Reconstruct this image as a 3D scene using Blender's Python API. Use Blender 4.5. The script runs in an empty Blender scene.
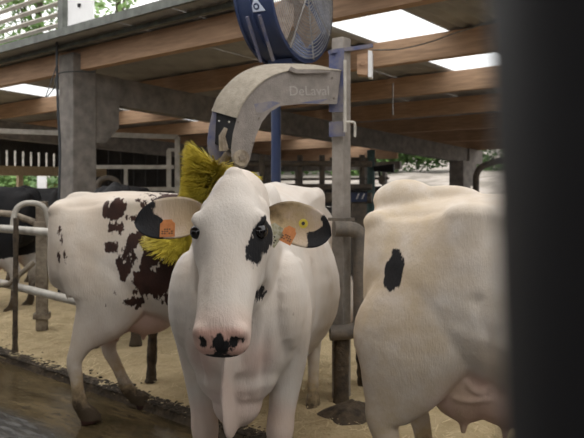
import bpy, bmesh, math, random
import numpy as np
from mathutils import Vector, Matrix, noise
from mathutils.bvhtree import BVHTree

random.seed(7); np.random.seed(7)
sc = bpy.context.scene
COL = sc.collection
PI = math.pi

# ------------------------------------------------------------------ camera, sky, exposure
EYE = 1.5
cam_d = bpy.data.cameras.new('camera'); cam = bpy.data.objects.new('camera', cam_d); COL.objects.link(cam)
cam.location = (0, 0, EYE); cam.rotation_euler = (PI/2, 0, 0)
cam_d.sensor_width = 36; cam_d.lens = 700/584*36
cam_d.shift_y = -32/584
cam_d.clip_start = 0.02; cam_d.clip_end = 400
cam_d.dof.use_dof = True; cam_d.dof.focus_distance = 2.25; cam_d.dof.aperture_fstop = 6.5
sc.camera = cam

world = bpy.data.worlds.new('overcast_sky'); sc.world = world; world.use_nodes = True
wn = world.node_tree.nodes; wl = world.node_tree.links
bg = wn['Background']; bg.inputs['Color'].default_value = (1.0, 0.985, 0.975, 1); bg.inputs['Strength'].default_value = 1.75
vs = sc.view_settings
vs.view_transform = 'Standard'; vs.look = 'None'; vs.gamma = 1; vs.use_curve_mapping = False
vs.exposure = 0.28

# ------------------------------------------------------------------ coordinates
# barn axes: u runs across the barn (away to the right), v along it (away to the left)
UX, UY = 0.662, 0.749
def B(u, v, z=0.0): return Vector((UX*u - UY*v, UY*u + UX*v, z))
UD = B(1, 0); VD = B(0, 1)
BROT = math.atan2(UY, UX)            # rotation that turns +x into +u
def P(px, py, d): return Vector(((px-292)/700*d, d, EYE-(py-187)/700*d))

# ------------------------------------------------------------------ materials
MATS = {}
def nd(nt, t, **kw):
    n = nt.nodes.new(t)
    for k, v in kw.items():
        if k in n.inputs: n.inputs[k].default_value = v
        else: setattr(n, k, v)
    return n
def mat(name, c1, c2=None, rough=.7, scale=6, detail=6, bump=0, bscale=None, metal=0, stretch=None, spec=.4, lo=.35, hi=.65, rough2=None):
    m = bpy.data.materials.new(name); m.use_nodes = True
    nt = m.node_tree; b = nt.nodes['Principled BSDF']; L = nt.links
    b.inputs['Roughness'].default_value = rough; b.inputs['Metallic'].default_value = metal
    b.inputs['Specular IOR Level'].default_value = spec
    tc = nd(nt, 'ShaderNodeTexCoord'); src = tc.outputs['Object']
    if stretch:
        mp = nd(nt, 'ShaderNodeMapping'); mp.inputs['Scale'].default_value = stretch
        L.new(src, mp.inputs['Vector']); src = mp.outputs['Vector']
    if c2:
        n = nd(nt, 'ShaderNodeTexNoise', Scale=scale, Detail=detail, Roughness=.6); L.new(src, n.inputs['Vector'])
        r = nd(nt, 'ShaderNodeMapRange'); r.inputs['From Min'].default_value = lo; r.inputs['From Max'].default_value = hi
        L.new(n.outputs['Fac'], r.inputs['Value'])
        mx = nd(nt, 'ShaderNodeMix', data_type='RGBA'); mx.inputs[6].default_value = (*c1, 1); mx.inputs[7].default_value = (*c2, 1)
        L.new(r.outputs['Result'], mx.inputs[0]); L.new(mx.outputs[2], b.inputs['Base Color'])
        if rough2 is not None:
            rr = nd(nt, 'ShaderNodeMapRange'); rr.inputs['To Min'].default_value = rough; rr.inputs['To Max'].default_value = rough2
            L.new(r.outputs['Result'], rr.inputs['Value']); L.new(rr.outputs['Result'], b.inputs['Roughness'])
    else:
        b.inputs['Base Color'].default_value = (*c1, 1)
    if bump:
        n2 = nd(nt, 'ShaderNodeTexNoise', Scale=bscale or scale*4, Detail=5); L.new(src, n2.inputs['Vector'])
        bp = nd(nt, 'ShaderNodeBump', Strength=bump, Distance=.02); L.new(n2.outputs['Fac'], bp.inputs['Height'])
        L.new(bp.outputs['Normal'], b.inputs['Normal'])
    MATS[name] = m
    return m

mat('wood', (.52, .335, .21), (.36, .225, .14), .75, 3, stretch=(1, 14, 14), bump=.15, bscale=8)
mat('wood_pale', (.70, .55, .36), (.52, .40, .26), .8, 3, stretch=(1, 10, 10), bump=.15)
mat('concrete', (.26, .235, .21), (.16, .145, .13), .9, 7, bump=.25, bscale=60)
mat('sheet', (.43, .415, .40), (.31, .30, .29), .85, 2.5, bump=.1, bscale=30)
mat('edge_metal', (.13, .14, .12), (.07, .075, .065), .6, 8)
mat('galv', (.54, .51, .45), (.36, .33, .28), .5, 9, metal=.1, bump=.05)
mat('galv_dirty', (.34, .29, .22), (.16, .125, .09), .8, 14, bump=.3, bscale=60)
mat('pipe_dark', (.10, .088, .075), (.19, .155, .12), .7, 10, bump=.25, bscale=50)
mat('muck', (.045, .034, .024), (.12, .088, .055), .85, 16, bump=.7, bscale=40)
mat('post_grey', (.33, .30, .265), (.22, .195, .17), .8, 12, bump=.15, bscale=50)
mat('blue', (.022, .038, .105), (.04, .055, .11), .45, 6)
mat('blue_dusty', (.06, .075, .17), (.20, .18, .18), .6, 9)
mat('dusty', (.26, .23, .205), (.19, .168, .15), .92, 14, bump=.25, bscale=120)
mat('dust_top', (.36, .315, .25), (.27, .235, .185), .95, 25, bump=.5, bscale=150)
mat('black', (.012, .012, .014), None, .6)
mat('dark_post', (.016, .0155, .018), (.020, .0195, .022), .6, 8)
mat('white_paint', (.80, .80, .79), (.70, .70, .69), .6, 4)
mat('letter', (.32, .295, .27), None, .8)
mat('logo', (.62, .68, .80), None, .5)
mat('wire', (.42, .42, .42), (.27, .25, .23), .5, 20, metal=.4)
mat('blade', (.52, .42, .34), (.40, .31, .25), .8, 20)
mat('bristle', (.60, .49, .06), (.42, .33, .035), .55, 8, detail=3)
mat('tag_orange', (.72, .29, .10), (.62, .22, .07), .5, 60)
mat('tag_yellow', (.72, .58, .06), (.60, .46, .04), .45, 60)
mat('tag_pale', (.55, .52, .40), (.30, .28, .16), .5, 90)
mat('tag_print', (.06, .05, .04), None, .7)
mat('eye', (.008, .006, .006), None, .08, spec=.6)
mat('bark', (.10, .08, .06), (.06, .05, .035), .95, 8, bump=.4)
mat('leaf_a', (.20, .33, .10), (.12, .22, .06), .6, 1.2)
mat('leaf_b', (.28, .42, .16), (.18, .30, .09), .6, 1.2)
mat('leaf_c', (.12, .21, .07), (.08, .15, .045), .6, 1.2)
mat('gravel', (.42, .375, .33), (.24, .215, .18), .95, 1.3, bump=.8, bscale=14, lo=.4, hi=.6)
mat('grass', (.10, .16, .04), (.16, .19, .07), .95, 3, bump=.5)
mat('bedding', (.60, .475, .28), (.44, .34, .19), .95, 5, detail=10, bump=.9, bscale=45)
mat('straw', (.74, .62, .38), (.58, .46, .27), .9, 4)
mat('muck_clod', (.06, .045, .028), (.03, .022, .014), .8, 9, bump=.6)
mat('teal', (.10, .19, .18), (.06, .10, .10), .6, 8)
mat('red', (.50, .06, .05), None, .5)
mat('glass_dark', (.05, .06, .07), None, .1)
mat('rubber', (.03, .03, .03), None, .8)
mat('cable', (.05, .055, .06), None, .6)
mat('darkwall', (.075, .07, .066), (.045, .042, .04), .9, 3)

def skylight_mat():
    m = bpy.data.materials.new('translucent_sheet'); m.use_nodes = True; nt = m.node_tree
    for n in list(nt.nodes): nt.nodes.remove(n)
    o = nd(nt, 'ShaderNodeOutputMaterial'); t = nd(nt, 'ShaderNodeBsdfTranslucent'); t.inputs['Color'].default_value = (.93, .94, .94, 1)
    tr = nd(nt, 'ShaderNodeBsdfTransparent'); tr.inputs['Color'].default_value = (.9, .92, .93, 1)
    mx = nd(nt, 'ShaderNodeMixShader'); mx.inputs[0].default_value = .35
    nt.links.new(t.outputs[0], mx.inputs[1]); nt.links.new(tr.outputs[0], mx.inputs[2]); nt.links.new(mx.outputs[0], o.inputs[0])
    MATS['skylight'] = m
skylight_mat()

def coat_mat(name, white, white2, patch, patch2, dirt_shade_c, pn=(26, .055, (1, 1, .45), 0)):
    m = bpy.data.materials.new(name); m.use_nodes = True; nt = m.node_tree; L = nt.links
    b = nt.nodes['Principled BSDF']; b.inputs['Roughness'].default_value = .72; b.inputs['Specular IOR Level'].default_value = .25
    b.inputs['Sheen Weight'].default_value = .0
    tc = nd(nt, 'ShaderNodeTexCoord')
    def attr(a):
        n = nd(nt, 'ShaderNodeAttribute'); n.attribute_name = a; return n.outputs['Fac']
    def nz(scale, det=5, st=None, ry=0):
        n = nd(nt, 'ShaderNodeTexNoise', Scale=scale, Detail=det, Roughness=.6)
        if st:
            mp = nd(nt, 'ShaderNodeMapping'); mp.inputs['Scale'].default_value = st; mp.inputs['Rotation'].default_value = (0, ry, 0); L.new(tc.outputs['Object'], mp.inputs['Vector']); L.new(mp.outputs['Vector'], n.inputs['Vector'])
        else: L.new(tc.outputs['Object'], n.inputs['Vector'])
        return n.outputs['Fac']
    def mix(f, a, c):
        mx = nd(nt, 'ShaderNodeMix', data_type='RGBA'); L.new(f, mx.inputs[0])
        for i, x in ((6, a), (7, c)):
            if isinstance(x, tuple): mx.inputs[i].default_value = (*x, 1)
            else: L.new(x, mx.inputs[i])
        return mx.outputs[2]
    def rng(f, a, c, lo=0., hi=1.):
        r = nd(nt, 'ShaderNodeMapRange'); r.inputs['From Min'].default_value = a; r.inputs['From Max'].default_value = c
        r.inputs['To Min'].default_value = lo; r.inputs['To Max'].default_value = hi; L.new(f, r.inputs['Value']); return r.outputs['Result']
    def mth(op, a, c):
        n = nd(nt, 'ShaderNodeMath', operation=op)
        for i, x in ((0, a), (1, c)):
            if isinstance(x, (int, float)): n.inputs[i].default_value = x
            else: L.new(x, n.inputs[i])
        return n.outputs[0]
    base = mix(rng(nz(5, 8), .35, .7), white, white2)
    base = mix(mth('MULTIPLY', rng(nz(2.3, 3), .45, .7), .45), base, tuple(c*k for c, k in zip(white2, (.97, .86, .76))))
    base = mix(mth('MULTIPLY', attr('pink'), .8), base, (.62, .33, .26))
    dn = mth('MULTIPLY', attr('dirt_shade'), rng(nz(9, 8), .25, .6))  # dirt on legs and rump, plus the shade painted into the ears
    base = mix(dn, base, dirt_shade_c)
    base = mix(rng(mth('ADD', attr('dirt_shade'), mth('MULTIPLY', mth('SUBTRACT', nz(22, 6), .5), 1.2)), 1.1, 1.7), base, (.07, .05, .03))
    specks = mth('MULTIPLY', rng(nz(30, 3), .70, .76), rng(nz(3.5, 2), .5, .62))
    base = mix(mth('MULTIPLY', specks, .45), base, (.16, .11, .07))
    edge = mth('ADD', attr('patch'), mth('ADD', mth('MULTIPLY', mth('SUBTRACT', nz(pn[0], 4, pn[2], pn[3]), .5), pn[1]), mth('MULTIPLY', mth('SUBTRACT', nz(110, 3, (1, 1, .35)), .5), .018)))
    pm = rng(edge, .0025, -.0025)
    base = mix(pm, base, mix(rng(nz(7), .35, .65), patch, patch2))
    L.new(base, b.inputs['Base Color'])
    bp = nd(nt, 'ShaderNodeBump', Strength=.38, Distance=.006); L.new(nz(140, 3, (1, 1, .22)), bp.inputs['Height'])
    bp2 = nd(nt, 'ShaderNodeBump', Strength=.15, Distance=.02); L.new(nz(14, 4), bp2.inputs['Height']); L.new(bp.outputs['Normal'], bp2.inputs['Normal'])
    L.new(bp2.outputs['Normal'], b.inputs['Normal'])
    MATS[name] = m
coat_mat('coat_black_spots', (.70, .648, .59), (.625, .565, .50), (.012, .012, .014), (.02, .018, .018), (.50, .38, .22))
coat_mat('coat_brown_patches', (.69, .63, .56), (.61, .545, .47), (.060, .026, .018), (.030, .016, .013), (.46, .34, .20), (13, .20, (1.5, 1, .7), .55))
coat_mat('coat_black', (.60, .57, .53), (.5, .47, .43), (.006, .006, .007), (.010, .009, .009), (.08, .06, .045))

def floor_mat():
    m = bpy.data.materials.new('wet_concrete'); m.use_nodes = True; nt = m.node_tree; L = nt.links
    b = nt.nodes['Principled BSDF']; tc = nd(nt, 'ShaderNodeTexCoord')
    # object coords of the floor: x = u, y = v
    sep = nd(nt, 'ShaderNodeSeparateXYZ'); L.new(tc.outputs['Object'], sep.inputs[0])
    def nz(scale, st=(1, 1, 1), det=6):
        mp = nd(nt, 'ShaderNodeMapping'); mp.inputs['Scale'].default_value = st; L.new(tc.outputs['Object'], mp.inputs['Vector'])
        n = nd(nt, 'ShaderNodeTexNoise', Scale=scale, Detail=det, Roughness=.6); L.new(mp.outputs['Vector'], n.inputs['Vector']); return n.outputs['Fac']
    def rng(f, a, c, lo=0., hi=1.):
        r = nd(nt, 'ShaderNodeMapRange'); r.inputs['From Min'].default_value = a; r.inputs['From Max'].default_value = c
        r.inputs['To Min'].default_value = lo; r.inputs['To Max'].default_value = hi; L.new(f, r.inputs['Value']); return r.outputs['Result']
    def mix(f, a, c):
        mx = nd(nt, 'ShaderNodeMix', data_type='RGBA'); L.new(f, mx.inputs[0])
        for i, x in ((6, a), (7, c)):
            if isinstance(x, tuple): mx.inputs[i].default_value = (*x, 1)
            else: L.new(x, mx.inputs[i])
        return mx.outputs[2]
    def mth(op, a, c):
        n = nd(nt, 'ShaderNodeMath', operation=op)
        for i, x in ((0, a), (1, c)):
            if isinstance(x, (int, float)): n.inputs[i].default_value = x
            else: L.new(x, n.inputs[i])
        return n.outputs[0]
    n1 = nz(3, (1.6, .5, 1)); n2 = nz(14, (1.4, .4, 1))
    dung = mix(rng(n1, .35, .65), (.062, .045, .022), (.15, .11, .055))
    dung = mix(rng(n2, .55, .7), dung, (.04, .03, .018))
    bare = mix(rng(n2, .4, .6), (.05, .048, .045), (.11, .105, .095))
    uu = mth('ADD', sep.outputs['X'], mth('MULTIPLY', mth('SUBTRACT', nz(2.2, (1, .5, 1)), .5), .25))
    band = rng(uu, 2.20, 2.30)
    L.new(mix(band, bare, dung), b.inputs['Base Color'])
    b.inputs['Specular IOR Level'].default_value = .55
    L.new(rng(n1, .4, .62, .05, .24), b.inputs['Roughness'])
    wv = nd(nt, 'ShaderNodeTexWave', Scale=4, Distortion=5, Detail=4); wv.bands_direction = 'X'; L.new(tc.outputs['Object'], wv.inputs['Vector'])
    h = mth('ADD', mth('MULTIPLY', wv.outputs['Fac'], mth('MULTIPLY', mth('SUBTRACT', 1.0, band), .35)), mth('MULTIPLY', n2, .8))
    bp = nd(nt, 'ShaderNodeBump', Strength=.45, Distance=.015); L.new(h, bp.inputs['Height']); L.new(bp.outputs['Normal'], b.inputs['Normal'])
    MATS['floor'] = m
floor_mat()

# ------------------------------------------------------------------ mesh helpers
class MB:
    def __init__(s): s.v = []; s.f = []
    def add(s, vs, fs):
        o = len(s.v); s.v += [Vector(p) for p in vs]; s.f += [tuple(i+o for i in f) for f in fs]; return s
    def box(s, c, size, rz=0):
        x, y, z = (k/2 for k in size); R = Matrix.Rotation(rz, 3, 'Z'); c = Vector(c)
        vs = [c + R @ Vector((a*x, b_*y, d*z)) for d in (-1, 1) for a, b_ in ((-1, -1), (1, -1), (1, 1), (-1, 1))]
        return s.add(vs, [(3, 2, 1, 0), (4, 5, 6, 7), (0, 1, 5, 4), (1, 2, 6, 5), (2, 3, 7, 6), (3, 0, 4, 7)])
    def beam(s, p0, p1, w, h, up=(0, 0, 1)):          # box between two points; w sideways, h along up
        p0, p1 = Vector(p0), Vector(p1); t = (p1-p0).normalized(); sd = t.cross(Vector(up)).normalized(); u = sd.cross(t)
        vs = [p + sd*a*w/2 + u*b_*h/2 for p in (p0, p1) for a, b_ in ((-1, -1), (1, -1), (1, 1), (-1, 1))]
        return s.add(vs, [(0, 1, 2, 3), (7, 6, 5, 4), (4, 5, 1, 0), (5, 6, 2, 1), (6, 7, 3, 2), (7, 4, 0, 3)])
    def loft(s, rings, cap=True):
        n = len(rings[0]); vs = [p for r in rings for p in r]; fs = []
        for i in range(len(rings)-1):
            for j in range(n):
                k = (j+1) % n; fs.append((i*n+j, i*n+k, (i+1)*n+k, (i+1)*n+j))
        if cap:
            fs.append(tuple(range(n-1, -1, -1))); fs.append(tuple((len(rings)-1)*n+j for j in range(n)))
        return s.add(vs, fs)
    def tube(s, pts, r, n=10, closed=False):
        pts = [Vector(p) for p in pts]; rs = r if hasattr(r, '__len__') else [r]*len(pts)
        rings = []; ref = None
        for i, p in enumerate(pts):
            if closed: t = pts[(i+1) % len(pts)] - pts[i-1]
            else: t = pts[min(i+1, len(pts)-1)] - pts[max(i-1, 0)]
            t.normalize()
            if ref is None: ref = t.orthogonal().normalized()
            ref = (ref - t*ref.dot(t)).normalized(); bi = t.cross(ref)
            rings.append([p + (ref*math.cos(a) + bi*math.sin(a))*rs[i] for a in (2*PI*k/n for k in range(n))])
        if closed: rings.append(rings[0]); return s.loft(rings, False)
        return s.loft(rings)
    def prism(s, out, ext):
        out = [Vector(p) for p in out]; e = Vector(ext); n = len(out)
        fs = [(j, (j+1) % n, n+(j+1) % n, n+j) for j in range(n)] + [tuple(range(n-1, -1, -1)), tuple(range(n, 2*n))]
        return s.add(out + [p+e for p in out], fs)
    def ball(s, c, r, n=16, m=10, R=None):
        c = Vector(c); r = Vector(r) if hasattr(r, '__len__') else Vector((r, r, r)); R = R or Matrix.Identity(3); rings = []
        for i in range(m+1):
            a = PI*(i+.02)/(m+.04)
            rings.append([c + R @ Vector((r.x*math.sin(a)*math.cos(t), r.y*math.sin(a)*math.sin(t), -r.z*math.cos(a))) for t in (2*PI*k/n for k in range(n))])
        return s.loft(rings)
def arc(pts_, n=8, r=.15):      # polyline with rounded corners
    pts_ = [Vector(p) for p in pts_]; out = [pts_[0]]
    for i in range(1, len(pts_)-1):
        a, b_, c = pts_[i-1], pts_[i], pts_[i+1]; d1 = (a-b_); d2 = (c-b_); k = min(r, d1.length*.49, d2.length*.49)
        q0 = b_+d1.normalized()*k; q1 = b_+d2.normalized()*k
        for j in range(n+1):
            t = j/n; out.append(q0*(1-t)**2 + b_*2*t*(1-t) + q1*t*t)
    return out + [pts_[-1]]
def link(name, me, material, parent=None, loc=None, rz=0):
    o = bpy.data.objects.new(name, me); COL.objects.link(o)
    if material: me.materials.append(MATS[material])
    if loc is not None: o.location = loc
    if rz: o.rotation_euler = (0, 0, rz)
    if parent: o.parent = parent
    return o
def obj(name, mb, material, parent=None, smooth=False, loc=None, rz=0, bevel=0):
    me = bpy.data.meshes.new(name); me.from_pydata([tuple(p) for p in mb.v], [], mb.f)
    bm = bmesh.new(); bm.from_mesh(me); bmesh.ops.recalc_face_normals(bm, faces=bm.faces)
    if bevel: bmesh.ops.bevel(bm, geom=bm.edges[:], offset=bevel, segments=2, affect='EDGES', profile=.6)
    bm.to_mesh(me); bm.free()
    if smooth:
        me.polygons.foreach_set('use_smooth', [True]*len(me.polygons))
        try: me.set_sharp_from_angle(angle=math.radians(40))
        except Exception: pass
    return link(name, me, material, parent, loc, rz)
def empty(name, loc=(0, 0, 0), rz=0, parent=None):
    o = bpy.data.objects.new(name, None); COL.objects.link(o); o.location = loc; o.rotation_euler = (0, 0, rz); o.empty_display_size = .1
    if parent: o.parent = parent
    return o
def tag(o, label=None, cat=None, group=None, kind=None):
    if label: o['label'] = label
    if cat: o['category'] = cat
    if group: o['group'] = group
    if kind: o['kind'] = kind
    return o
def cr(pts, n):                  # Catmull-Rom resampling of rows of numbers
    p = np.array(pts, float); k = len(p); out = []
    for t in np.linspace(0, k-1, n):
        i = min(int(t), k-2); f = t-i
        p0 = p[max(i-1, 0)]; p1 = p[i]; p2 = p[i+1]; p3 = p[min(i+2, k-1)]
        out.append(.5*((2*p1)+(-p0+p2)*f+(2*p0-5*p1+4*p2-p3)*f*f+(-p0+3*p1-3*p2+p3)*f**3))
    return np.array(out)

# ------------------------------------------------------------------ the setting
# roof heights along u (underside of the purlins = top of the rafters)
def zt(u): return 2.94 - .054*(u-4.78)
PUR_H = .26

fl = MB().box((-1.6, 8, -.06), (9.2, 44, .12)); o = obj('floor', fl, 'floor', rz=BROT)
tag(o, 'wet dung-streaked concrete floor of the alley', kind='structure')
# outside ground with a gravel bank rising beyond the eave
gm = MB(); NU, NV = 40, 60
for i in range(NU+1):
    for j in range(NV+1):
        u = -25 + 85*i/NU; v = -30 + 100*j/NV
        z = -.13
        if u > 15.6: z += min((u-15.6)*.42, 1.9) + max(0, u-20)*.06 + .12*noise.noise(Vector((u*.5, v*.5, 0)))
        if v > 19: z += min((v-19)*.12, 3)
        gm.v.append(B(u, v, z))
for i in range(NU):
    for j in range(NV):
        a = i*(NV+1)+j; gm.f.append((a, a+NV+1, a+NV+2, a+1))
o = obj('ground', gm, 'gravel', smooth=True); tag(o, 'pale gravel yard and bank outside the barn', kind='structure')

# kerb between alley and bedding
k = MB()
for j in range(53):
    v0 = -3.2 + j*.35; j0 = .02*noise.noise(Vector((v0*2, 0, 0))); j1 = .02*noise.noise(Vector(((v0+.35)*2, 0, 0)))
    a = [B(2.84+j0, v0, -.1), B(2.97, v0, -.1), B(2.97, v0, .065), B(2.87+j0, v0, .06)]
    c = [B(2.84+j1, v0+.35, -.1), B(2.97, v0+.35, -.1), B(2.97, v0+.35, .065), B(2.87+j1, v0+.35, .06)]
    k.loft([a, c], cap=True)
o = obj('trim_1', k, 'muck'); tag(o, 'dark mucky concrete kerb at the edge of the bedding', kind='structure')

# bedding: raised bed of sawdust
def bed_z(u, v):
    e = min(1, max(0, (u-2.9)/.55))
    return .05 + .075*e + .05*noise.noise(Vector((u*1.1, v*1.1, 0)))*e + .02*noise.noise(Vector((u*5, v*5, 3))) + .008*noise.noise(Vector((u*17, v*17, 5)))
bm_ = MB(); nu, nv = 60, 200
for i in range(nu+1):
    for j in range(nv+1):
        u = 2.88 + (i/nu)**1.5*5.1; v = -3.2 + 19.6*j/nv
        u2 = u + (.05*noise.noise(Vector((v*3, 1, 0)))+.03*noise.noise(Vector((v*11, 1, 0))) if i == 0 else 0)
        bm_.v.append(B(u2, v, bed_z(u, v) if i else .03))
for i in range(nu):
    for j in range(nv):
        a = i*(nv+1)+j; bm_.f.append((a, a+nv+1, a+nv+2, a+1))
o = obj('bedding', bm_, 'bedding', smooth=True); tag(o, 'beige sawdust bedding spread behind the kerb', 'bedding', kind='stuff')
s = MB()
for i in range(9000):
    u = 2.9 + random.random()**1.6*3.2; v = random.uniform(-1.5, 9); p = B(u, v, bed_z(u, v)+.006)
    a = random.uniform(0, PI); l = random.uniform(.012, .05); d = Vector((math.cos(a), math.sin(a), random.uniform(-.25, .35)))*l; w = Vector((-math.sin(a), math.cos(a), .3))*random.uniform(.0015, .004)
    s.add([p-d-w, p+d-w, p+d+w, p-d+w], [(0, 1, 2, 3)])
o = obj('straw_litter', s, 'straw'); tag(o, 'loose straw bits scattered over the bedding', 'straw', kind='stuff')
s = MB()
for i in range(3500):
    v = random.uniform(-1.5, 9); u = 2.86 + abs(random.gauss(0, .065)); r = random.uniform(.004, .015)
    z = .06 if u > 2.9 else .058
    s.ball(B(u, v, max(z, bed_z(u, v) if u > 2.92 else z)), (r*1.4, r, r*.7), 6, 3)
o = obj('muck_clods', s, 'muck_clod'); tag(o, 'dark clods of muck along the kerb edge', 'muck', kind='stuff')
fl2 = MB().box((12.05, 8, -.03), (8.2, 30, .1)); o = obj('floor.001', fl2, 'concrete', rz=BROT); tag(o, 'concrete floor behind the stalls', kind='structure')

# roof
ceil = empty('ceiling'); tag(ceil, 'roof of grey fibre cement sheets and wooden purlins', kind='structure')
ZS = lambda u: zt(u)+PUR_H+.012
slope = math.atan(.054)
VW = .9; V0 = 3.65-VW*7
us = [4.22, 5.655, 7.405, 9.155, 10.905, 12.655, 14.405, 15.6]
meshes = {}
for a in range(len(us)-1):
    Lb = us[a+1]-us[a]
    for c in range(30):
        v = V0 + c*VW
        if v < -2.8 or v > 18.2: continue
        sky = (abs(v-3.65) < .1 or abs(v-10.85) < .1) and a < 7
        key = (round(Lb, 3), sky)
        if key not in meshes:
            h = MB(); prof = []
            nn = 13
            top = []; bot = []
            for i in range(nn):
                y = (i/(nn-1))*(VW-.012); zz = .012*math.cos(i*PI)
                top.append((y, zz+.008)); bot.append((y, zz))
            ring = [Vector((0, y, z)) for y, z in bot] + [Vector((0, y, z)) for y, z in reversed(top)]
            h.loft([ring, [p+Vector((Lb+.03, 0, -(Lb+.03)*.054)) for p in ring]])
            me = bpy.data.meshes.new('roof_sheet'); me.from_pydata([tuple(p) for p in h.v], [], h.f); me.update()
            me.materials.append(MATS['skylight' if sky else 'sheet']); meshes[key] = me
        o = bpy.data.objects.new('skylight_sheet' if sky else 'roof_sheet', meshes[key]); COL.objects.link(o)
        o.parent = ceil; o.location = B(us[a], v, ZS(us[a])+.014 + .0015*(a % 2)); o.rotation_euler = (0, 0, BROT)
for kx in range(7):
    u = 4.78+1.75*kx
    if u > 15.4: u = 15.35
    h = MB().beam(Vector((-2.6, 0, 0)), Vector((18.2, 0, 0)), .12, PUR_H)
    o = obj('purlin', h, 'wood', ceil, loc=B(u, 0, zt(u)+PUR_H/2), rz=BROT+PI/2)
# metal edge, batten
obj('edge_strip', MB().beam((-2.6, 0, 0), (18.2, 0, 0), .04, .09), 'edge_metal', ceil, loc=B(4.20, 0, ZS(4.2)+.0), rz=BROT+PI/2)
obj('batten', MB().beam((-2.6, 0, 0), (18.2, 0, 0), .05, .05), 'edge_metal', ceil, loc=B(4.50, 0, ZS(4.50)-.035), rz=BROT+PI/2)
# concrete rafters
for v in (1.6, 7.8, 13.8):
    pr = []
    for u, hh in ((4.86, .34), (14.68, .34), (15.5, .30)):
        pass
    h = MB()
    r0 = [B(4.78, v-.11, zt(4.78)-.36), B(4.78, v+.11, zt(4.78)-.36), B(4.78, v+.11, zt(4.78)-.002), B(4.78, v-.11, zt(4.78)-.002)]
    r1 = [B(15.6, v-.11, zt(15.6)-.32), B(15.6, v+.11, zt(15.6)-.32), B(15.6, v+.11, zt(15.6)-.002), B(15.6, v-.11, zt(15.6)-.002)]
    h.loft([r0, r1]); obj('rafter', h, 'concrete', ceil)
# louvre above the roof edge
lv = empty('ridge_louvre', B(4.25, 7, ZS(4.25)+.06)); tag(lv, 'grey louvre slats and white panel above the roof edge', 'louvre')
for i in range(6):
    z = ZS(4.25)+.12+i*.125
    obj('slat', MB().beam(B(4.25, 7.28, z), B(4.25, 13, z), .05, .022, up=Vector((UX*.5, UY*.5, .85))), 'galv', lv)
    lv.children[-1].location -= lv.location
def reparent_fix(root):
    for c in root.children: pass
for pz, w, m_, nm in ((0, .10, 'edge_metal', 'post'),):
    o = obj(nm, MB().box(B(4.25, 7.22, ZS(4.4)+.55), (.10, w, 1.0), BROT), m_, lv); o.location -= lv.location
o = obj('panel', MB().box(B(4.25, 6.87, ZS(4.4)+.55), (.02, .50, 1.0), BROT), 'white_paint', lv); o.location -= lv.location
b_ = B(4.235, 6.87, ZS(4.4)+.27); o = obj('bolt', MB().beam(b_-UD*.02, b_+UD*.01, .035, .035), 'black', lv); o.location -= lv.location
o = obj('top_rail', MB().beam(B(4.25, 6.6, ZS(4.4)+.33), B(4.25, 3.0, ZS(4.4)+.33), .03, .03), 'galv', lv); o.location -= lv.location

# concrete columns with corbel
def column(u, v, w, name, label, corb=True, zt_=None):
    c = empty(name, B(u, v, 0)); tag(c, label, kind='structure')
    z1 = zt_ or zt(u)+.2
    obj('shaft', MB().box((0, 0, z1/2), (w, w, z1), 0), 'concrete', c, bevel=.015).rotation_euler = (0, 0, BROT)
    if corb:
        zb = zt(u)-.36
        out = [Vector((w/2-.01, -w*.42, zt(u)-.01)), Vector((w/2+.35, -w*.42, zt(u)-.03)), Vector((w/2+.35, -w*.42, zb-.32)), Vector((w/2+.15, -w*.42, zb-.52)), Vector((w/2-.01, -w*.42, zb-.52))]
        obj('corbel', MB().prism(out, (0, w*.84, 0)), 'concrete', c).rotation_euler = (0, 0, BROT)
    return c
cl = column(4.78, 7.8, .33, 'pillar', 'dark concrete pillar with corbel behind the brown-patched cow')
column(14.68, 7.8, .36, 'pillar.001', 'concrete pillar at the open eave above the right cow', True, zt(14.68)-.3)
column(4.78, 13.8, .33, 'pillar.002', 'far concrete pillar beyond the black cows')
column(14.68, 13.8, .36, 'pillar.003', 'far concrete pillar at the eave wall', False, zt(14.68)-.3)
column(4.78, 1.6, .33, 'pillar.004', 'concrete pillar hidden behind the dark foreground post')
# cable down the pillar
q = B(4.78, 7.8, 0); cp = [P(57, 40, 8.45), P(57, 70, 8.42), P(58, 110, 8.42), P(60, 150, 8.44), P(59, 200, 8.45), P(59, 300, 8.45)]
o = obj('cable', MB().tube([Vector(r) for r in cr([tuple(p) for p in cp], 24)], .016, 8), 'cable', smooth=True); tag(o, 'dark cable running down the side of the concrete pillar', 'cable')
cp = [P(58, 62, 8.4), P(50, 85, 8.38), P(46, 97, 8.38), P(54, 88, 8.36), P(60, 73, 8.36), P(95, 72, 8.5)]
o = obj('cable.001', MB().tube([Vector(r) for r in cr([tuple(p) for p in cp], 30)], .007, 6), 'cable', smooth=True); tag(o, 'thin looped wire tied around the concrete pillar', 'cable')
cp = [P(372, 50, 6.3), P(400, 49, 6.4), P(430, 42, 6.4), P(455, 33, 6.4), P(480, 25, 6.4), P(520, 8, 6.4)]
o = obj('cable.002', MB().tube([Vector(r) for r in cr([tuple(p) for p in cp], 24)], .006, 6), 'wire', smooth=True); tag(o, 'thin slack wire hanging under the right skylight', 'cable')
o = obj('cord', MB().tube([P(393, 83, 9.0), P(393, 115, 9.0)], .008, 6), 'wire'); tag(o, 'short pale cord hanging from a purlin on the right', 'cord')

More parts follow.
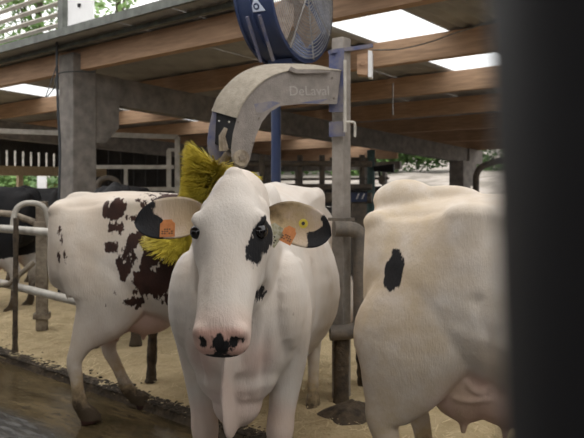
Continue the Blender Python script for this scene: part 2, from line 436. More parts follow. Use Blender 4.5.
# gable wall far left: spaced boards, beam, opening, lower boarding
gw = empty('wall_left', B(9, 16.6, 0)); tag(gw, 'far gable wall with gapped boards above an opening', kind='structure')
def wl_(name, mb, m_): o = obj(name, mb, m_, gw); o.location = -gw.location; return o
for i in range(26):
    u = 5.6+i*.21
    me_ = MB().box(B(u, 16.6, 2.25), (.15, .03, .55), BROT); wl_('board', me_, 'darkwall')
wl_('header', MB().beam(B(5.5, 16.55, 1.9), B(11, 16.55, 1.9), .10, .24), 'wood_pale')
wl_('sill', MB().beam(B(5.5, 16.55, 1.40), B(11, 16.55, 1.40), .10, .12), 'wood_pale')
for u in (7.9, 8.55, 10.2): wl_('upright', MB().beam(B(u, 16.58, 0), B(u, 16.58, 1.9), .12, .12, up=VD), 'wood_pale')
wl_('upper_cladding', MB().beam(B(5.5, 16.62, 2.85), B(11, 16.62, 2.70), .03, .75), 'darkwall')
wl_('lower_cladding', MB().beam(B(5.5, 16.62, .5), B(8.4, 16.62, .5), .04, 1.0), 'darkwall')
for i in range(12):
    u = 10.9+i*.42
    wl_('board', MB().box(B(u, 16.6, 1.3), (.40, .03, 2.6), BROT), 'darkwall')
# eave wall: header, lower boards, posts
ew = empty('wall_back', B(15.2, 12, 0)); tag(ew, 'low dark eave wall with an open band under the roof', kind='structure')
def we_(name, mb, m_): o = obj(name, mb, m_, ew); o.location = -ew.location; return o
for i in range(8): we_('board', MB().beam(B(15.2, 9.9, .1+i*.19), B(15.2, 16.6, .1+i*.19), .04, .18), 'darkwall')
we_('header', MB().beam(B(15.15, 9.7, 2.05), B(15.15, 16.6, 2.05), .1, .20), 'concrete')
we_('fascia', MB().beam(B(15.0, 9.7, 2.30), B(15.0, 16.6, 2.30), .06, .16), 'wood')
for v in (10.2, 10.75, 11.4, 12.3, 13.2, 14.4, 15.4): we_('upright', MB().beam(B(15.17, v, 0), B(15.17, v, 2.1), .10, .10, up=VD), 'concrete')
we_('rail', MB().tube([B(14.9, 9.9, 1.72), B(14.9, 16.5, 1.72)], .035, 8), 'pipe_dark')

# unseen near roof above the camera; its edge trims sky light on the cows
nr = empty('ceiling.001'); tag(nr, 'unseen roof over the near side of the alley, edge set to trim the light', kind='structure')
obj('roof_sheet', MB().beam(B(-5.6, 6, 3.72), B(.75, 6, 3.49), 16.0, .03), 'sheet', nr)
for u in (-5, -3.2, -1.4, 0.6): obj('purlin', MB().beam(B(u, -1.8, 3.40-.035*(u)), B(u, 13.8, 3.40-.035*u), .10, .2), 'wood', nr)
wr = empty('wall_right_unseen', B(-5.6, 6, 0)); tag(wr, 'unseen grey concrete wall on the near side, made tall to block light', kind='structure')  # out-of-view wall, raised to cut frontal light on the cows
o = obj('panel', MB().beam(B(-5.6, -2, 1.5), B(-5.6, 14, 1.5), .15, 3.1), 'concrete', wr); o.location = -wr.location

wf = empty('wall_front_added', B(4, -3.3, 0)); tag(wf, 'added plank wall blocking light at the right-hand end of the barn', kind='structure')  # out-of-view wall added to keep low side light off the cows
for i in range(52):
    o = obj('plank', MB().box(B(-5.4+i*.40, -3.3, 1.5), (.385, .03, 3.0), BROT), 'darkwall', wf); o.location = -wf.location
we2 = empty('wall_back.001', B(-1, 15.4, 0)); tag(we2, 'added plank wall blocking light at the far end of the alley', kind='structure')  # another unseen wall, added to darken the light low in the alley
for i in range(20):
    o = obj('plank', MB().box(B(-5.4+i*.40, 15.4, 1.6), (.385, .03, 3.2), BROT), 'darkwall', we2); o.location = -we2.location

# ------------------------------------------------------------------ cows
HALF = [  # x, then (half width, z) from the spine to the keel
 (-.905, [(0, 1.33), (.03, 1.33), (.07, 1.30), (.10, 1.20), (.11, 1.08), (.09, .98), (.05, .92), (0, .91)]),
 (-.86, [(0, 1.41), (.05, 1.40), (.135, 1.365), (.175, 1.22), (.185, 1.08), (.165, .94), (.09, .85), (0, .84)]),
 (-.66, [(0, 1.455), (.06, 1.44), (.165, 1.375), (.235, 1.25), (.27, 1.10), (.25, .92), (.15, .77), (0, .75)]),
 (-.42, [(0, 1.475), (.08, 1.455), (.275, 1.415), (.285, 1.29), (.30, 1.08), (.29, .88), (.17, .71), (0, .67)]),
 (-.20, [(0, 1.465), (.09, 1.445), (.205, 1.39), (.265, 1.24), (.345, 1.02), (.345, .82), (.20, .64), (0, .60)]),
 (.05, [(0, 1.45), (.08, 1.43), (.215, 1.35), (.325, 1.18), (.385, .98), (.355, .77), (.20, .60), (0, .55)]),
 (.30, [(0, 1.45), (.07, 1.43), (.195, 1.35), (.305, 1.18), (.35, .98), (.315, .77), (.18, .61), (0, .575)]),
 (.55, [(0, 1.475), (.055, 1.45), (.145, 1.37), (.235, 1.20), (.285, 1.0), (.265, .80), (.16, .66), (0, .625)]),
 (.75, [(0, 1.45), (.055, 1.43), (.135, 1.34), (.215, 1.18), (.265, .99), (.245, .80), (.15, .68), (0, .645)]),
 (.90, [(0, 1.36), (.05, 1.34), (.11, 1.26), (.165, 1.13), (.205, .98), (.185, .82), (.11, .70), (0, .665)]),
 (.985, [(0, 1.22), (.03, 1.21), (.07, 1.15), (.105, 1.06), (.125, .97), (.11, .86), (.06, .77), (0, .75)]),
]
HEAD = [  # s along the face from the poll, half width, top, bottom (dorsal axis)
 (-.030, .018, -.05, -.10), (-.012, .040, -.010, -.15), (.02, .062, .012, -.20), (.07, .092, .026, -.24), (.13, .120, .034, -.258), (.19, .132, .034, -.262),
 (.25, .121, .026, -.245), (.31, .103, .018, -.215), (.38, .091, .012, -.185), (.45, .084, .006, -.165), (.50, .086, .002, -.155), (.535, .086, -.008, -.148),
 (.562, .076, -.026, -.138), (.578, .050, -.05, -.115)]

def vloft(mb, pts, n):           # pts: x, y, z, a (in the x-z plane), b (sideways)
    c = cr(pts, n); P3 = c[:, :3]; rings = []
    for i in range(n):
        t = Vector(P3[min(i+1, n-1)]-P3[max(i-1, 0)]).normalized()
        s_ = Vector((0, 1, 0)); s_ = (s_-t*s_.dot(t)).normalized(); w = s_.cross(t)
        a, b2 = max(c[i, 3], .004), max(c[i, 4], .004)
        rings.append([Vector(P3[i]) + w*a*math.cos(q) + s_*b2*math.sin(q) for q in (2*PI*k/18 for k in range(18))])
    mb.loft(rings)

def make_cow(name, label, coat, loc, ang, scale=1., voxel=.012, poll=(1.30, 0, 1.52), fdir=(.72, 0, -.69), roll=0., wid=1.0,
             hind=((0, 0), (0, 0)), fore=((0, 0), (0, 0)), spots=(), hspots=(), dirt_shade=.25, noisep=0., udder=1.0, veins=False, ear_in=.5, ears=None, tail=True, hk=(0, 0), blots=(), tailset=False):
    root = empty(name, loc, ang); tag(root, label, 'cow', 'dairy cows in the barn')
    mb = MB()
    st = cr([[x]+[c for p in pr for c in p] for x, pr in HALF], 44)
    rings = []
    for row in st:
        h = cr(row[1:].reshape(-1, 2), 17)
        h[:, 0] = np.maximum(h[:, 0], 0)*wid; h[0, 0] = h[-1, 0] = 0
        half = [Vector((row[0], y, z)) for y, z in h]
        rings.append(half + [Vector((p.x, -p.y, p.z)) for p in half[-2:0:-1]])
    mb.loft(rings)
    # spine bumps, hook and pin bones, shoulder blades
    for s_ in (-1, 1):
        mb.ball((-.42, s_*.235*wid, 1.385), (.11, .05, .055)); mb.ball((-.835, s_*.11*wid, 1.345), (.07, .05, .055))
        mb.ball((.62, s_*.10*wid, 1.33), (.09, .06, .13)); mb.ball((.79, s_*.195*wid, .99), (.15, .085, .20))
    mb.ball((.56, 0, 1.45), (.12, .05, .04)); mb.ball((-.70, 0, 1.43), (.10, .045, .04))
    # neck and head frame
    Pl = Vector(poll); f = Vector(fdir).normalized(); sd = Vector((0, 1, 0)); 
    sd = (sd - f*sd.dot(f)).normalized(); sd = Matrix.Rotation(roll, 3, f) @ sd; nn_ = f.cross(sd).normalized()
    if nn_.z < 0 and abs(nn_.z) > abs(nn_.x): nn_ = -nn_
    if nn_.dot(Vector((1, 0, 0))) < 0 and f.z < -.5: nn_ = -nn_
    H = lambda s_, y, n_: Pl + f*s_ + sd*y + nn_*n_
    e = H(.06, 0, -.13)
    vloft(mb, [(.62, 0, 1.10, .36, .21), (.78, 0, 1.13, .31, .19), ((.86+e.x)/2-.04, e.y*.4, (1.14+e.z)/2+.0, .225, .145), (e.x-.07, e.y*.9, e.z-.01, .155, .11), (e.x+.02, e.y, e.z-.01, .115, .10)], 20)
    # dewlap
    thr = H(.16, 0, -.25)
    vloft(mb, [(thr.x-.02, thr.y, thr.z-.0, .05, .018), ((thr.x+.99)/2-.02, thr.y*.5, (thr.z+.86)/2+.02, .10, .013), (.985, 0, .77, .13, .014), (.93, 0, .62, .13, .018), (.72, 0, .60, .06, .04)], 22)
    mb.ball((.80, 0, .73), (.17, .17, .15)); mb.ball((.80, 0, .60), (.12, .10, .10))
    rings = []
    for s_, w, tp, bt in cr(HEAD, 36):
        c0 = (tp+bt)/2; hh = (tp-bt)/2; ring = []
        for k_ in range(24):
            q = 2*PI*k_/24; cs, sn = math.cos(q), math.sin(q)
            ex = (.74 if s_ < .2 else .92) if cs > 0 else .95
            yy = w*math.copysign(abs(sn)**.85, sn); 
            if cs < 0: yy *= 1-.38*abs(cs)**1.2
            ring.append(H(s_, yy, c0 + hh*math.copysign(abs(cs)**ex, cs)))
        rings.append(ring)
    mb.loft(rings)
    Rh = Matrix((f, sd, nn_)).transposed()
    for s_ in (-1, 1):
        mb.ball(H(.172, s_*.098, -.008), (.040, .026, .020), R=Rh)      # brow
        mb.ball(H(.27, s_*.075, -.12), (.09, .032, .07), R=Rh)           # cheek
        mb.ball(H(.525, s_*.050, -.050), (.038, .036, .045), R=Rh)       # nostril wing
        mb.ball(H(.105, s_*.078, -.085), (.06, .04, .045), R=Rh)           # ear root
    mb.ball(H(.525, 0, -.135), (.04, .055, .028), R=Rh)                  # chin
    mb.ball(H(0, 0, -.02), (.035, .035, .03), R=Rh)                   # poll knob
    # legs
    for si, s_ in enumerate((-1, 1)):
        dx, dy = hind[si]
        def HL(x, y, z, a, b2):
            k_ = max(0, 1-z/.95); return (x+dx*k_, s_*y*wid+dy*k_, z, a, b2)
        vloft(mb, [HL(-.58, .14, 1.24, .22, .09), HL(-.60, .18, 1.03, .245, .105), HL(-.61+hk[0], .20, .84, .22+hk[1], .10), HL(-.65+hk[0], .205, .69, .155+hk[1], .078), HL(-.715+hk[0]*.7, .20, .57, .10+hk[1]*.6, .056), HL(-.755+hk[0]*.5, .195, .49, .072, .048),
                   HL(-.755, .195, .39, .05, .038), HL(-.745, .195, .28, .041, .034), HL(-.74, .195, .19, .041, .036), HL(-.735, .195, .135, .05, .046), HL(-.715, .195, .085, .045, .045), HL(-.70, .195, .05, .05, .05)], 40)
        for c_ in (-1, 1):
            h = HL(-.685, .195, .0, 0, 0); vloft(mb, [(h[0]-.02, h[1]+c_*.024, .10, .03, .022), (h[0]+.005, h[1]+c_*.028, .05, .055, .029), (h[0]+.02, h[1]+c_*.031, .004, .07, .032)], 6)
        dx2, dy2 = fore[si]
        def FL(x, y, z, a, b2):
            k_ = max(0, 1-z/.95); return (x+dx2*k_, s_*y*wid+dy2*k_, z, a, b2)
        vloft(mb, [FL(.66, .16, 1.12, .20, .09), FL(.70, .19, .95, .18, .10), FL(.67, .20, .80, .125, .088), FL(.665, .197, .66, .085, .07), FL(.675, .19, .53, .062, .056), FL(.685, .187, .45, .060, .058), FL(.683, .187, .40, .052, .05),
                   FL(.675, .187, .30, .039, .036), FL(.675, .187, .19, .04, .037), FL(.68, .187, .13, .05, .047), FL(.695, .187, .085, .044, .045), FL(.70, .187, .05, .05, .05)], 40)
        for c_ in (-1, 1):
            h = FL(.705, .187, .0, 0, 0); vloft(mb, [(h[0]-.02, h[1]+c_*.024, .10, .03, .022), (h[0]+.005, h[1]+c_*.028, .05, .055, .029), (h[0]+.02, h[1]+c_*.031, .004, .07, .032)], 6)
    # udder
    if udder:
        for s_ in (-1, 1):
            mb.ball((-.47, s_*.075, .70), (.17*udder, .12*udder, .20*udder)); mb.ball((-.27, s_*.085, .665), (.22*udder, .125*udder, .16*udder))
            for xx in (-.47, -.30): vloft(mb, [(xx, s_*.085, .70-.16*udder, .028, .028), (xx, s_*.09, .70-.21*udder, .019, .019), (xx, s_*.092, .70-.245*udder, .012, .012)], 6)
        if veins:
            for vv in ([(-.52, -.19, .66), (-.46, -.193, .71), (-.40, -.197, .665), (-.33, -.205, .70), (-.26, -.207, .68), (-.16, -.19, .65)], [(-.50, -.185, .63), (-.42, -.19, .625), (-.35, -.20, .645), (-.27, -.198, .63)]):
                mb.tube([Vector(p_) for p_ in cr(vv, 24)], .009, 8)
    if tailset: mb.ball((-.74, 0, 1.44), (.15, .075, .095)); mb.ball((-.55, 0, 1.45), (.16, .05, .06))
    if tail: vloft(mb, [(-.82, 0, 1.41, .05, .045), (-.90, 0, 1.40, .04, .038), (-.945, 0, 1.30, .03, .03), (-.955, 0, 1.10, .024, .024), (-.95, 0, .85, .021, .021), (-.945, 0, .66, .03, .03), (-.945, 0, .50, .035, .035), (-.945, 0, .38, .012, .012)], 26)
    # one continuous skin: voxel union + smoothing
    me = bpy.data.meshes.new('tmp'); me.from_pydata([tuple(p) for p in mb.v], [], mb.f)
    bm = bmesh.new(); bm.from_mesh(me); bmesh.ops.recalc_face_normals(bm, faces=bm.faces); bm.to_mesh(me); bm.free()
    t = bpy.data.objects.new('tmp', me); COL.objects.link(t)
    md = t.modifiers.new('r', 'REMESH'); md.mode = 'VOXEL'; md.voxel_size = voxel
    ms = t.modifiers.new('s', 'SMOOTH'); ms.factor = .5; ms.iterations = max(3, int(.085/voxel))
    dg = bpy.context.evaluated_depsgraph_get(); ev = t.evaluated_get(dg); me2 = bpy.data.meshes.new_from_object(ev)
    bpy.data.objects.remove(t); bpy.data.meshes.remove(me)
    n = len(me2.vertices); co = np.zeros(n*3); me2.vertices.foreach_get('co', co); co = co.reshape(-1, 3)
    no = np.zeros(n*3); me2.vertices.foreach_get('normal', no); no = no.reshape(-1, 3)
    F, S, N, P0 = (np.array(v_) for v_ in (f, sd, nn_, Pl)); rel = co-P0
    hs, hy, hn = rel@F, rel@S, rel@N
    # carve nostrils, eye sockets, mouth line
    def carve(s_, y, n_, r, dpt, rs=1., ry=1.):
        d2 = ((hs-s_)/rs)**2+((hy-y)/ry)**2+(hn-n_)**2
        co[:] -= no*(dpt*np.exp(-d2/(r*r)))[:, None]
    for s_ in (-1, 1):
        carve(.548, s_*.052, -.040, .016, .022, 1., 1.25); carve(.205, s_*.118, -.018, .026, .012); carve(.33, s_*.10, -.07, .05, .006)
        carve(.12, s_*.12, -.03, .04, .008)
    mouth = np.exp(-((hn+.118-.02*(hy/.08)**2)/.007)**2)*np.clip((hs-.44)/.05, 0, 1)
    co -= no*(mouth*.006)[:, None]
    for s_ in (-1, 1):
        carve(.30, s_*.085, .0, .045, .010, 1.6, .8); carve(.09, s_*.06, .02, .045, .007); carve(.42, s_*.06, .0, .03, .005, 2.0, .7)
    carve(.20, 0, .04, .045, .006, 1.3, 1.)
    def groove(line, depth, w):
        L_ = np.array(line)
        for s_ in (-1, 1):
            best = np.full(n, 9.)
            for a_, b_2 in zip(L_[:-1], L_[1:]):
                a2 = a_*(1, s_, 1); d_ = (b_2-a_)*(1, s_, 1); tt_ = np.clip(((co-a2)@d_)/(d_@d_), 0, 1); best = np.minimum(best, np.linalg.norm(co-a2-tt_[:, None]*d_, axis=1))
            co[:] -= no*(depth*np.exp(-(best/w)**2))[:, None]
    if voxel < .015:
        groove([(1.02, .10, 1.16), (1.01, .16, .98), (.96, .14, .82), (.88, .10, .66)], .016, .022)
        groove([(.98, .04, .95), (.97, .05, .80), (.92, .06, .66)], .010, .016)
        groove([(.90, .21, .84), (.84, .21, .74), (.78, .17, .64)], .012, .018)
        groove([(.53, .285, .74), (.48, .30, .9), (.48, .28, 1.1)], .010, .03)
        groove([(-.36, .30, .72), (-.34, .315, .9), (-.38, .30, 1.05)], .012, .03)
        groove([(-.45, .2, 1.40), (-.62, .17, 1.385), (-.78, .12, 1.37)], .008, .03)
        groove([(-.32, .25, 1.33), (-.12, .26, 1.30)], .014, .06)
    rib = np.sin(co[:, 0]*2*PI/.085+co[:, 2]*2)*np.exp(-(((co[:, 0]-.22)/.28)**4+((co[:, 2]-1.02)/.22)**4))*(hs < -.15)
    lump = np.array([noise.noise(Vector(p_)*7)+.5*noise.noise(Vector(p_)*15) for p_ in co])
    co += no*(.0028*rib+.0035*lump*np.clip(-hs*8, .15, 1))[:, None]
    neckf = np.exp(-(((co[:, 0]-1.0)/.13)**2))*(np.abs(co[:, 1]) > .04)*(hs < .02)
    co += no*(.004*neckf*np.sin(co[:, 2]*55+np.abs(co[:, 1])*25))[:, None]
    pink = np.zeros(n); patch = np.full(n, 1.0); dr = np.zeros(n)
    inhead = hs > -.1
    pink = np.maximum(pink, np.clip((hs-.505)/.03, 0, 1)*np.clip((hn+.135)/.02, 0, 1)*np.exp(-((np.abs(hy)/.088)**6)))
    pink = np.maximum(pink, .35*np.clip((hs-.44)/.06, 0, 1))
    ud = np.exp(-(((co[:, 0]+.38)/.26)**6+((co[:, 1])/.24)**6+((co[:, 2]-.60)/.17)**6)) if udder else 0
    inner = np.clip((.24-np.abs(co[:, 1]))/.03, 0, 1)
    pink = np.maximum(pink, ud*.85*np.clip((.80-co[:, 2])/.05, 0, 1))
    pink = np.maximum(pink, .28*np.exp(-((co[:, 1]/.03)**2))*np.clip((co[:, 0]-.8)/.05, 0, 1)*np.clip((1.05-co[:, 2])/.1, 0, 1))     # dewlap edge
    pink = np.maximum(pink, .55*np.exp(-(((co[:, 0]-.97)/.10)**2+((np.abs(co[:, 1])-.11)/.07)**2+((co[:, 2]-.80)/.09)**2)))
    dr = np.clip((.62-co[:, 2])/.5, 0, 1)*.6 + dirt_shade*np.clip((-.2-co[:, 0])/.4, 0, 1) + .06
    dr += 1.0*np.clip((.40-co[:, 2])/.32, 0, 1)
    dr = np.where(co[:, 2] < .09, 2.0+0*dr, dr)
    patch = np.minimum(patch, np.where(co[:, 2] < .035, -.02, 1.0))
    for side, cx, cz, a, b2, an in spots:
        ca, sa = math.cos(an), math.sin(an); X = co[:, 0]-cx; Z = co[:, 2]-cz
        xr = X*ca+Z*sa; zr = -X*sa+Z*ca
        d = (np.sqrt((xr/a)**2+(zr/b2)**2)-1)*min(a, b2)
        ok = (co[:, 1]*side > -.02) & ((hs < -.05) | (co[:, 0] < .9))
        patch = np.where(ok, np.minimum(patch, d), patch)
    for sx_, sy_, sz_, rx_, ry_, rz_ in blots:
        d = (np.sqrt(((co[:, 0]-sx_)/rx_)**2+((co[:, 1]-sy_)/ry_)**2+((co[:, 2]-sz_)/rz_)**2)-1)*min(rx_, ry_, rz_)
        patch = np.minimum(patch, d)
    for cs_, cy_, cn_, rs_, ry_, rn_ in hspots:
        d = (np.sqrt(((hs-cs_)/rs_)**2+((hy-cy_)/ry_)**2+((hn-cn_)/rn_)**2)-1)*min(rs_, ry_, rn_)
        patch = np.where(inhead, np.minimum(patch, d), patch)
    if noisep:
        nzv = np.array([noise.fractal(Vector(p_)*2.1+Vector((3.1, 0, 1.7)), 1, 2, 3) for p_ in co])
        patch = np.minimum(patch, (noisep-nzv)*.15)
    # ears joined to the same mesh
    vs_ = co.tolist(); fs_ = [tuple(p_.vertices) for p_ in me2.polygons]; A = [pink.tolist(), patch.tolist(), dr.tolist()]
    frames = {}
    for s_ in (-1, 1):
        base = H(.105, s_*.100, -.090)
        ed = ears[s_] if ears else dict(dir=(.0, 1.0, -.10), face=(.55, 0, .6), L=.235, W=.072)
        dirv = (f*ed['dir'][0] + sd*s_*ed['dir'][1] + nn_*ed['dir'][2]).normalized()
        face = (f*ed['face'][0] + sd*s_*ed['face'][1] + nn_*ed['face'][2]); face = (face-dirv*face.dot(dirv)).normalized()
        up = dirv.cross(face).normalized()
        if up.dot(f) > 0: up = -up                       # up = towards the poll
        Le, We = ed['L'], ed['W']; frames[s_] = (base, dirv, face, up, Le, We)
        NT, NS = 26, 17; off = len(vs_)
        for layer in (0, 1):
            for i in range(NT+1):
                tt = i/NT
                wdt = We*(.34+.66*math.sin(PI*min(1, (tt*.92+.02))**.8)) if tt < .5 else We*(1-((tt-.5)/.5)**2.6)**.62
                wdt = max(wdt, .003)
                for j in range(NS):
                    q = -1+2*j/(NS-1); cup = .055*(1-tt*.7)*(1-q*q) - .006 + .012*max(0, q)**2
                    th = .010*(1-q*q)**.5*(1-.6*tt)+.0015
                    p_ = base + dirv*(Le*tt) + up*(q*wdt - .022*tt*tt + .01*tt) - face*(cup) + face*(-.02+.03*tt*tt)
                    p_ = p_ + face*(th if layer == 0 else -th)
                    vs_.append(list(p_))
                    tip = (ed.get('tip', .70)-tt)*Le + .012*math.sin(q*5) + ed.get('tipq', 0)*q*We
                    A[0].append((.75*(1-abs(q))+.25)*ear_in if layer == 0 else .25*ear_in); A[1].append(tip if ed.get('black', True) else 1.0); A[2].append(.8*ed.get('dirt_shade', .6)*(.4+.6*(1-tt)))  # ear tone deepens to the root: brown fur plus painted cup shade
        def ix(l, i, j): return off + l*(NT+1)*NS + i*NS + j
        for l in (0, 1):
            for i in range(NT):
                for j in range(NS-1):
                    q4 = (ix(l, i, j), ix(l, i, j+1), ix(l, i+1, j+1), ix(l, i+1, j)); fs_.append(q4 if l == 0 else q4[::-1])
        for i in range(NT):
            fs_.append((ix(0, i, 0), ix(0, i+1, 0), ix(1, i+1, 0), ix(1, i, 0))); fs_.append((ix(0, i+1, NS-1), ix(0, i, NS-1), ix(1, i, NS-1), ix(1, i+1, NS-1)))
        for j in range(NS-1): fs_.append((ix(0, NT, j), ix(0, NT, j+1), ix(1, NT, j+1), ix(1, NT, j)))
    bpy.data.meshes.remove(me2)
    me3 = bpy.data.meshes.new('body'); me3.from_pydata([(x*scale, y*scale, z*scale) for x, y, z in vs_], [], fs_); me3.update()
    for nm, arr in zip(('pink', 'patch', 'dirt_shade'), A):
        at = me3.attributes.new(nm, 'FLOAT', 'POINT'); at.data.foreach_set('value', arr)
    me3.polygons.foreach_set('use_smooth', [True]*len(me3.polygons))
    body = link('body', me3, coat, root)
    for s_ in (-1, 1):
        o = obj('eye', MB().ball(H(.205, s_*.099, -.022)*scale, .0235*scale, 16, 10), 'eye', root, smooth=True)
    root['_f'] = 0; del root['_f']
    return root, body, frames, H

def bvh_of(o):
    M = Matrix.Translation(o.parent.location) @ Matrix.Rotation(o.parent.rotation_euler.z, 4, 'Z')
    me = o.data; return BVHTree.FromPolygons([M @ v.co for v in me.vertices], [tuple(p.vertices) for p in me.polygons])

# --- the white cow facing the camera
CA = math.atan2(-.995, -.10); CLOC = Vector((-.14, 3.70, 0))
Rinv = Matrix.Rotation(-CA, 3, 'Z')
S1 = 1.04
pl = Rinv @ (Vector((-.198, 2.35, 1.548)) - CLOC)/S1; fd = Rinv @ (Vector((-.020, -.30, -.47)))
EARS = {1: dict(dir=(.26, 1., -.10), face=(.35, .0, .9), L=.225, W=.070, tip=.74, tipq=.35, dirt_shade=1.75),
        -1: dict(dir=(.0, 1., -.06), face=(.30, .0, .95), L=.235, W=.072, tip=.66, tipq=.45, dirt_shade=1.25)}
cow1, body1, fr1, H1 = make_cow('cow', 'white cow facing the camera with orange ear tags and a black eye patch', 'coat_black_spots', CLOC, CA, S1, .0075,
    poll=pl, fdir=fd, wid=.98, fore=((.02, .055), (.0, -.055)), dirt_shade=.05, udder=1.0, ears=EARS,
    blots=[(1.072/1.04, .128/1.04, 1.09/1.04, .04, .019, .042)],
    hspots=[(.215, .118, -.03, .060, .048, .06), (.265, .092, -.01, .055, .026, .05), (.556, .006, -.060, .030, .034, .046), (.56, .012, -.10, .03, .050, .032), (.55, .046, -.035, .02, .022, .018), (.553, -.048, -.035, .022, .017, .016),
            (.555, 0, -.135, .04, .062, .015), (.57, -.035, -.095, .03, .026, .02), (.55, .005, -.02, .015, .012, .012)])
# --- the brown patched cow on the left
LA = math.radians(12)
LS = [(-1, -.80, 1.17, .018, .05, .2), (-1, -.79, 1.08, .014, .025, .2),
      (-1, -.47, 1.36, .07, .06, .4), (-1, -.34, 1.30, .08, .045, -.5), (-1, -.47, 1.24, .04, .03, .4), (-1, -.50, 1.12, .03, .03, -.5), (-1, -.36, 1.16, .045, .12, -.55), (-1, -.41, .99, .03, .11, -.5), (-1, -.26, 1.06, .06, .14, -.5), (-1, -.30, .90, .08, .09, -.5), (-1, -.16, .95, .07, .17, -.5), (-1, -.36, .77, .05, .04, 0), (-1, -.13, .78, .05, .05, -.4), (-1, -.44, 1.03, .02, .03, 0),
      (-1, .0, .98, .07, .22, -.5), (-1, .16, 1.05, .09, .2, -.4), (-1, -.10, 1.42, .20, .045, .1), (-1, .25, 1.38, .17, .06, .2), (-1, .48, 1.2, .12, .18, .2), (1, -.3, 1.2, .2, .2, 0), (1, .2, 1.0, .2, .3, 0)]
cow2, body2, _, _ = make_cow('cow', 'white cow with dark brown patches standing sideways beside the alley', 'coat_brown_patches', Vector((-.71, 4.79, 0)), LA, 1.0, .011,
    poll=(1.08, .16, 1.02), fdir=(.45, 0, -.9), spots=LS, hind=((.045, -.02), (.38, -.16)), dirt_shade=.12, tail=False, hk=(.09, .045), udder=.9,
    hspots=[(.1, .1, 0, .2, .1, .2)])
# --- the cow seen from its rump on the right
RA = math.radians(-22)
RS = [(-1, -.73, 1.15, .045, .085, -.2)]
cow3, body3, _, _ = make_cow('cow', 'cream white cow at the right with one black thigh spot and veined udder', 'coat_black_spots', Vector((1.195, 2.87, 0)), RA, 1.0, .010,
    poll=(1.25, -.05, 1.42), spots=RS, hind=((-.02, .02), (.08, -.02)), dirt_shade=.55, veins=True, tail=False, udder=1.0, hk=(-.06, .04), tailset=True)
# --- background cows
cow4, body4, _, _ = make_cow('cow', 'black cow standing behind the rails at the far left', 'coat_black', Vector((-3.75, 8.0, .08)), math.radians(172), .97, .016,
    poll=(1.22, .1, 1.45), spots=[(sg, 0, 1.22, 1.6, .62, 0) for sg in (-1, 1)], hspots=[(.2, 0, -.1, .6, .4, .4)], tail=True)
cow5, body5, _, _ = make_cow('cow', 'black cow rump between the left rails and the concrete pillar', 'coat_black', Vector((-3.35, 9.75, .08)), math.radians(150), .97, .016,
    poll=(1.22, 0, 1.3), spots=[(sg, 0, 1.05, 1.6, .9, 0) for sg in (-1, 1)], hspots=[(.2, 0, -.1, .6, .4, .4)])
cow6, body6, _, _ = make_cow('cow', 'black and white cow peeping over the brown-patched cow beside the pillar', 'coat_black', Vector((-1.66, 6.75, .10)), math.radians(-80), .97, .016,
    poll=(1.12, .0, 1.40), fdir=(.75, 0, -.6), spots=[(sg, 0, 1.05, 1.6, .9, 0) for sg in (-1, 1)], hspots=[(.0, .06, -.05, .12, .12, .2)],
    ears={1: dict(dir=(-.3, 1, .1), face=(.5, 0, .8), L=.2, W=.06, tip=.1), -1: dict(dir=(-.75, 1, .2), face=(.5, 0, .8), L=.22, W=.06, black=False)})

# ear tags on the white cow
def ear_tag(s_, t, q, w, h, m_, drop, holes=True, tilt=0, name='ear_tag'):
    base, dv, fc, up, Le, We = fr1[s_]; base = base*S1
    c = base + dv*(Le*t) + up*(q*We) + fc*.018
    R = Matrix.Rotation(tilt, 3, fc); d = R @ dv; u2 = R @ up
    out = [(-.28, 1.0), (.28, 1.0), (.36, .72), (.5, .55), (.5, -1), (-.5, -1), (-.5, .55), (-.36, .72)]
    o = obj(name, MB().prism([c + d*(a*w) + u2*(b2*h*.5 - drop) for a, b2 in out], fc*.003), m_, cow1)
    if holes:
        for r_ in range(3):
            pm = MB()
            for k_ in range(5):
                if (r_*5+k_*3) % 4 == 0: continue
                cc = c + d*((k_-2)*w*.16) + u2*(-h*.12*r_ - h*.06 - drop) + fc*.0035
                pm.add([cc-d*w*.05-u2*h*.035, cc+d*w*.05-u2*h*.035, cc+d*w*.05+u2*h*.035, cc-d*w*.05+u2*h*.035], [(0, 1, 2, 3)])
            q_ = obj('print', pm, 'tag_print', o)
    return o
ear_tag(-1, .52, -.45, .052, .06, 'tag_orange', .012)
ear_tag(1, .44, -.55, .044, .058, 'tag_orange', .010, tilt=-.2)
ear_tag(1, .24, -.55, .062, .07, 'tag_pale', .022, tilt=-.35)
base, dv, fc, up, Le, We = fr1[1]; base = base*S1
c = base + dv*(Le*.60) + up*(.02*We) + fc*.014
b_ = MB(); b_.tube([c, c+fc*.006], .0155, 18); o = obj('ear_button', b_, 'tag_yellow', cow1)
obj('stud', MB().tube([c+fc*.006, c+fc*.010], .006, 10), 'tag_print', o)
# ------------------------------------------------------------------ brush arm, post, brush, fan
def d_arm(x): return 4.22 + (x-236)/105*.24
post = empty('steel_post', (.322, 4.57, 0)); tag(post, 'grey upright post carrying the cow brush arm', 'post')
obj('upright', MB().box((0, 0, 1.235), (.09, .09, 2.47), 0), 'post_grey', post, bevel=.006).rotation_euler = (0, 0, math.radians(52))
obj('collar', MB().box((0, 0, 1.29), (.125, .125, .02), 0), 'pipe_dark', post).rotation_euler = (0, 0, math.radians(52))
for i in range(5): obj('bolt', MB().tube([Vector((-.02, -.07, 1.9+.1*i)), Vector((-.02, -.055, 1.9+.1*i))], .008, 6), 'wire', post)
arm = empty('brush_arm', P(340, 85, 4.46)); tag(arm, 'dusty curved box arm holding the yellow cow brush', 'brush arm')
def armobj(name, mb, m_, par=None, smooth=False, bevel=0):
    o = obj(name, mb, m_, par or arm, smooth=smooth, bevel=bevel)
    if par is None: o.location = -arm.location
    return o
